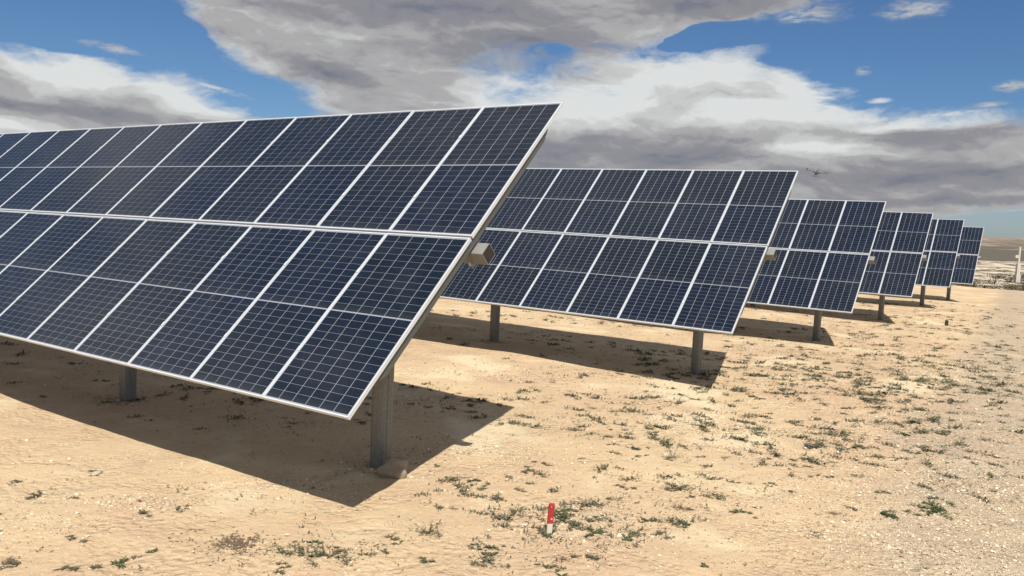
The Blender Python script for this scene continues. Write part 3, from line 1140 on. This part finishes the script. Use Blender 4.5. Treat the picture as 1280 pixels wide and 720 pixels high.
# clump them
cl_ = vnoise(x0_ / .35, y0_ / .35, 31) + .6 * vnoise(x0_ / 1.6, y0_ / 1.6, 32)
keep = cl_ > .10
x0_, y0_ = x0_[keep], y0_[keep]
k3 = 6
x = np.repeat(x0_, k3) + rng.normal(0, .035, len(x0_) * k3)
y = np.repeat(y0_, k3) + rng.normal(0, .035, len(x0_) * k3)
L = (.007 + .035 * rng.random(len(x)) ** 2) * (1 + .02 * np.hypot(x, y))
# flat tufts too many to tell apart, thick on the right
tx, ty = [], []
for (px, py, sx, sy, n) in [(1000, 500, 2.2, 1.6, 110), (1110, 480, 2.4, 2.0, 170), (1190, 450, 2.6, 3.0, 200), (1200, 410, 4.0, 4.0, 150), (930, 545, 1.3, .9, 50),
                            (1060, 560, 1.2, .9, 45), (940, 470, 2.2, 1.0, 60), (1240, 395, 4, 6, 90), (720, 400, 3.5, .7, 60), (830, 440, 2, .8, 40), (330, 500, 2.2, .6, 40),
                            (1190, 600, 1.0, .8, 30), (700, 520, 1.2, .7, 25), (1130, 385, 3, 3, 40), (60, 450, 2, .8, 25),
                            (640, 620, .6, .4, 22), (740, 655, .5, .28, 34), (600, 690, .5, .2, 6), (390, 690, .25, .15, 5), (850, 600, .6, .4, 12), (790, 560, .6, .5, 14), (600, 500, .8, .5, 14)]:
    a_, b_ = blob_pts(px, py, sx, sy, n)
    tx.append(a_)
    ty.append(b_)
tx, ty = np.concatenate(tx), np.concatenate(ty)
kt = 44
sz = rng.uniform(.045, .17, len(tx)) * np.clip(.30 + .055 * np.hypot(tx, ty), 0, 1.15)
ta = rng.uniform(0, 3.14, len(tx))
g1 = rng.normal(0, .55, (len(tx), kt)) * sz[:, None]
g2 = rng.normal(0, .22, (len(tx), kt)) * sz[:, None]
xx = (tx[:, None] + g1 * np.cos(ta)[:, None] - g2 * np.sin(ta)[:, None]).ravel()
yy = (ty[:, None] + g1 * np.sin(ta)[:, None] + g2 * np.cos(ta)[:, None]).ravel()
x = np.concatenate([x, xx])
y = np.concatenate([y, yy])
L = np.concatenate([L, np.repeat(sz, kt) * rng.uniform(.2, .55, len(xx))])
n = len(x)
w = L * rng.uniform(.2, .45, n)
th = rng.uniform(0, 6.28, n)
lf = rng.uniform(.0, .8, n) * L
z = height(x, y) + .003
cx_, sx_ = np.cos(th), np.sin(th)
V = np.empty((n, 4, 3))
for k, (al, bw, up) in enumerate(((0, .3, 0), (.5, -1, .5), (1, 0, 1), (.5, 1, .5))):
    V[:, k, 0] = x + cx_ * L * al - sx_ * w * bw * .5
    V[:, k, 1] = y + sx_ * L * al + cx_ * w * bw * .5
    V[:, k, 2] = z + lf * up
F = np.arange(n * 4).reshape(n, 4)
lt = link('ground_cover', mesh_np('ground_cover', V.reshape(-1, 3), F, [lit]))
tag(lt, 'tiny sprouts and dry leaf litter strewn across the sand', 'ground cover', kind='stuff')

# ------------------------------------------------------------------ marker stake
redm, t, bs = mat('red_paint')
t.put(bs.inputs['Base Color'], t.mix(t.noise(opos(t), 40, 4, .6), (0.27, 0.012, 0.014), (0.40, 0.040, 0.035)))
bs.inputs['Roughness'].default_value = .5
whm, t, bs = mat('white_paint')
t.put(bs.inputs['Base Color'], t.mix(t.noise(opos(t), 30, 4, .6), (0.42, 0.38, 0.32), (0.62, 0.59, 0.53)))
bs.inputs['Roughness'].default_value = .6
p = at(686, 668)
st_ = link('marker_stake', None)
st_.location = p - Vector((0, 0, .03))
st_.rotation_euler = (math.radians(-3), math.radians(4), .35)
tag(st_, 'short flat marker stake with red top and white foot standing among the weeds', 'marker stake')
mb = MB()
pr = [(-.024, -.008), (-.020, -.012), (.020, -.012), (.024, -.008), (.024, .008), (.020, .012), (-.020, .012), (-.024, .008)]
mb.prism(pr, [((0, 0, -.1), (1, 0, 0), (0, 1, 0)), ((0, 0, .125), (1, 0, 0), (0, 1, 0))])
link('stake_foot', mb.mesh('stake_foot', [whm]), st_)
mb = MB()
mb.prism(pr, [((0, 0, .1252), (1.06, 0, 0), (0, 1.1, 0)), ((0, 0, .285), (1.06, 0, 0), (0, 1.1, 0)), ((0, 0, .295), (.9, 0, 0), (0, .8, 0))])
link('stake_head', mb.mesh('stake_head', [redm]), st_)
mb = MB()
mb.cyl((.004, -.0165, .165), (.004, -.0128, .165), .008, n=10)
mb.cyl((-.006, -.0155, .270), (-.006, -.0128, .270), .004, n=8)
link('reflector', mb.mesh('reflector', [whm]), st_)

# small black stake farther off
p = at(1183, 407)
mb = MB()
mb.prism([(-.05, -.03), (.05, -.03), (.05, .03), (-.05, .03)], [((0, 0, -.1), (1, 0, 0), (0, 1, 0)), ((0, 0, .17), (1, 0, 0), (0, 1, 0)), ((0, 0, .20), (.5, 0, 0), (0, .6, 0))])
o = link('short_stake', mb.mesh('short_stake', [shade_stake_m]))
o.location = p
tag(o, 'short black stake sticking out of the sand in front of the far weeds', 'stake')

# white pole far off at the right edge
p = at(1271, 353)
pr_ = link('marker_pole', None)
pr_.location = p
dist = math.hypot(p.x, p.y)
k = dist / FPX
tag(pr_, 'white pole with a small box standing in the far scrub at the right edge', 'pole')
mb = MB()
mb.cyl((0, 0, -.3), (0, 0, 38 * k), 1.3 * k, 1.0 * k, n=12)
link('pole_shaft', mb.mesh('pole_shaft', [whm]), pr_)
mb = MB()
mb.box(-2.3 * k, 2.3 * k, -2 * k, 2 * k, -.3, 8 * k)
mb.box(-1.8 * k, 1.8 * k, -1.6 * k, 1.6 * k, 8 * k, 20 * k)
link('pole_base', mb.mesh('pole_base', [whm]), pr_)
mb = MB()
mb.box(-4.6 * k, -1.3 * k, -1.2 * k, 1.2 * k, 26 * k, 29 * k)
link('box', mb.mesh('box', [whm]), pr_)

# ------------------------------------------------------------------ far scrub bushes


def bush_mesh(seed, m):
    r = random.Random(seed)
    mb = MB()
    for k in range(9):
        yw, pt = r.uniform(0, 6.28), r.uniform(.4, 1.3)
        mb.cyl((0, 0, 0), (math.cos(yw) * math.cos(pt) * .8, math.sin(yw) * math.cos(pt) * .8, math.sin(pt) * .6), .03, .01, n=3)
    cs = [(r.gauss(0, .5), r.gauss(0, .5), r.uniform(.15, .6), r.uniform(.25, .45)) for _ in range(9)]
    for k in range(420):
        cx, cy, cz, cr2 = r.choice(cs)
        d = Vector((r.gauss(0, 1), r.gauss(0, 1), r.gauss(0, 1))).normalized() * cr2 * r.uniform(.6, 1)
        add_leaf(mb, (cx + d.x, cy + d.y, max(.02, cz + d.z)), r.uniform(0, 6.28), r.uniform(-.4, 1.2), r.uniform(.08, .18), .07, .2)
    return mb.mesh('scrub_bush', [m])


bushm = leaf_mat('scrub_leaf', (0.055, 0.045, 0.028), (0.14, 0.11, 0.07))
B = [bush_mesh(400 + k, bushm) for k in range(4)]
nb = 0
for k in range(400):
    if nb >= 150:
        break
    d = 76.5 + 85 * random.random() ** 1.4
    lat = random.gauss(-d * .0 + 3.5, 5.5) if k % 3 else random.uniform(-60, 50)
    x = EPX * d + EUX * lat
    y = EPY * d + EUY * lat
    s = random.uniform(.5, 1.25)
    o = link('scrub_bush', B[nb % 4])
    o.location = (x, y, hz(x, y) - .03)
    o.scale = (s * 1.4, s * 1.1, s * random.uniform(.55, .9))
    o.rotation_euler = (0, 0, random.uniform(0, 6.28))
    tag(o, 'low dark scrub bush on the pale plain beyond the sand lot', 'bush', 'scrub bushes on the far plain')
    nb += 1
p = at(1262, 352)
o = link('scrub_bush', B[1])
o.location = p
o.scale = (1.3, 1.3, 1.25)
tag(o, 'dark upright bush just left of the white pole', 'bush')

# ------------------------------------------------------------------ drone in the air
drm, t, bs = mat('drone_shell')
t.put(bs.inputs['Base Color'], t.mix(t.noise(opos(t), 12, 3, .5), (0.12, 0.12, 0.13), (0.17, 0.17, 0.18)))
bs.inputs['Roughness'].default_value = .5
dr = link('drone', None)
dray = ray(1021, 215.5)
dr.location = Vector((0, 0, CAMH)) + dray * 30
dr.rotation_euler = (.10, .14, .5)
tag(dr, 'small dark drone hovering in front of the grey clouds above the panel rows', 'drone')
mb = MB()
sec = [(-.13, .03, .02), (-.09, .055, .04), (0, .065, .05), (.09, .05, .04), (.14, .02, .02)]
n8 = 10
mb.prism([(math.cos(6.283 * q / n8), math.sin(6.283 * q / n8)) for q in range(n8)], [((a_, 0, 0), (0, w_, 0), (0, 0, h_)) for a_, w_, h_ in sec])
body = link('body', mb.mesh('body', [drm], True), dr)
for sx in (-1, 1):
    for sy in (-1, 1):
        tipx, tipy, tz = sx * .21, sy * .25, .035
        mb = MB()
        mb.cyl((sx * .06, sy * .03, .01), (tipx, tipy, tz), .016, .011, n=6)
        mb.cyl((tipx, tipy, -.0), (tipx, tipy, .07), .020, .017, n=10)
        link('arm', mb.mesh('arm', [drm]), dr)
        mb = MB()
        a_ = random.uniform(0, 3.1)
        R_ = Matrix.Translation((tipx, tipy, .076)) @ Matrix.Rotation(a_, 4, 'Z')
        mb.box(-.15, .15, -.011, .011, 0, .003, M=R_)
        mb.box(-.012, .012, -.014, .014, -.004, .008, M=R_)
        link('propeller', mb.mesh('propeller', [drm]), dr)
for sy in (-1, 1):
    mb = MB()
    mb.cyl((0, sy * .04, -.02), (.0, sy * .10, -.14), .008, .007, n=6)
    mb.cyl((-.12, sy * .10, -.14), (.12, sy * .10, -.14), .007, .007, n=6)
    link('landing_leg', mb.mesh('landing_leg', [drm]), dr)
mb = MB()
mb.box(-.035, .035, -.03, .03, -.095, -.045)
link('camera_gimbal', mb.mesh('camera_gimbal', [drm]), dr)
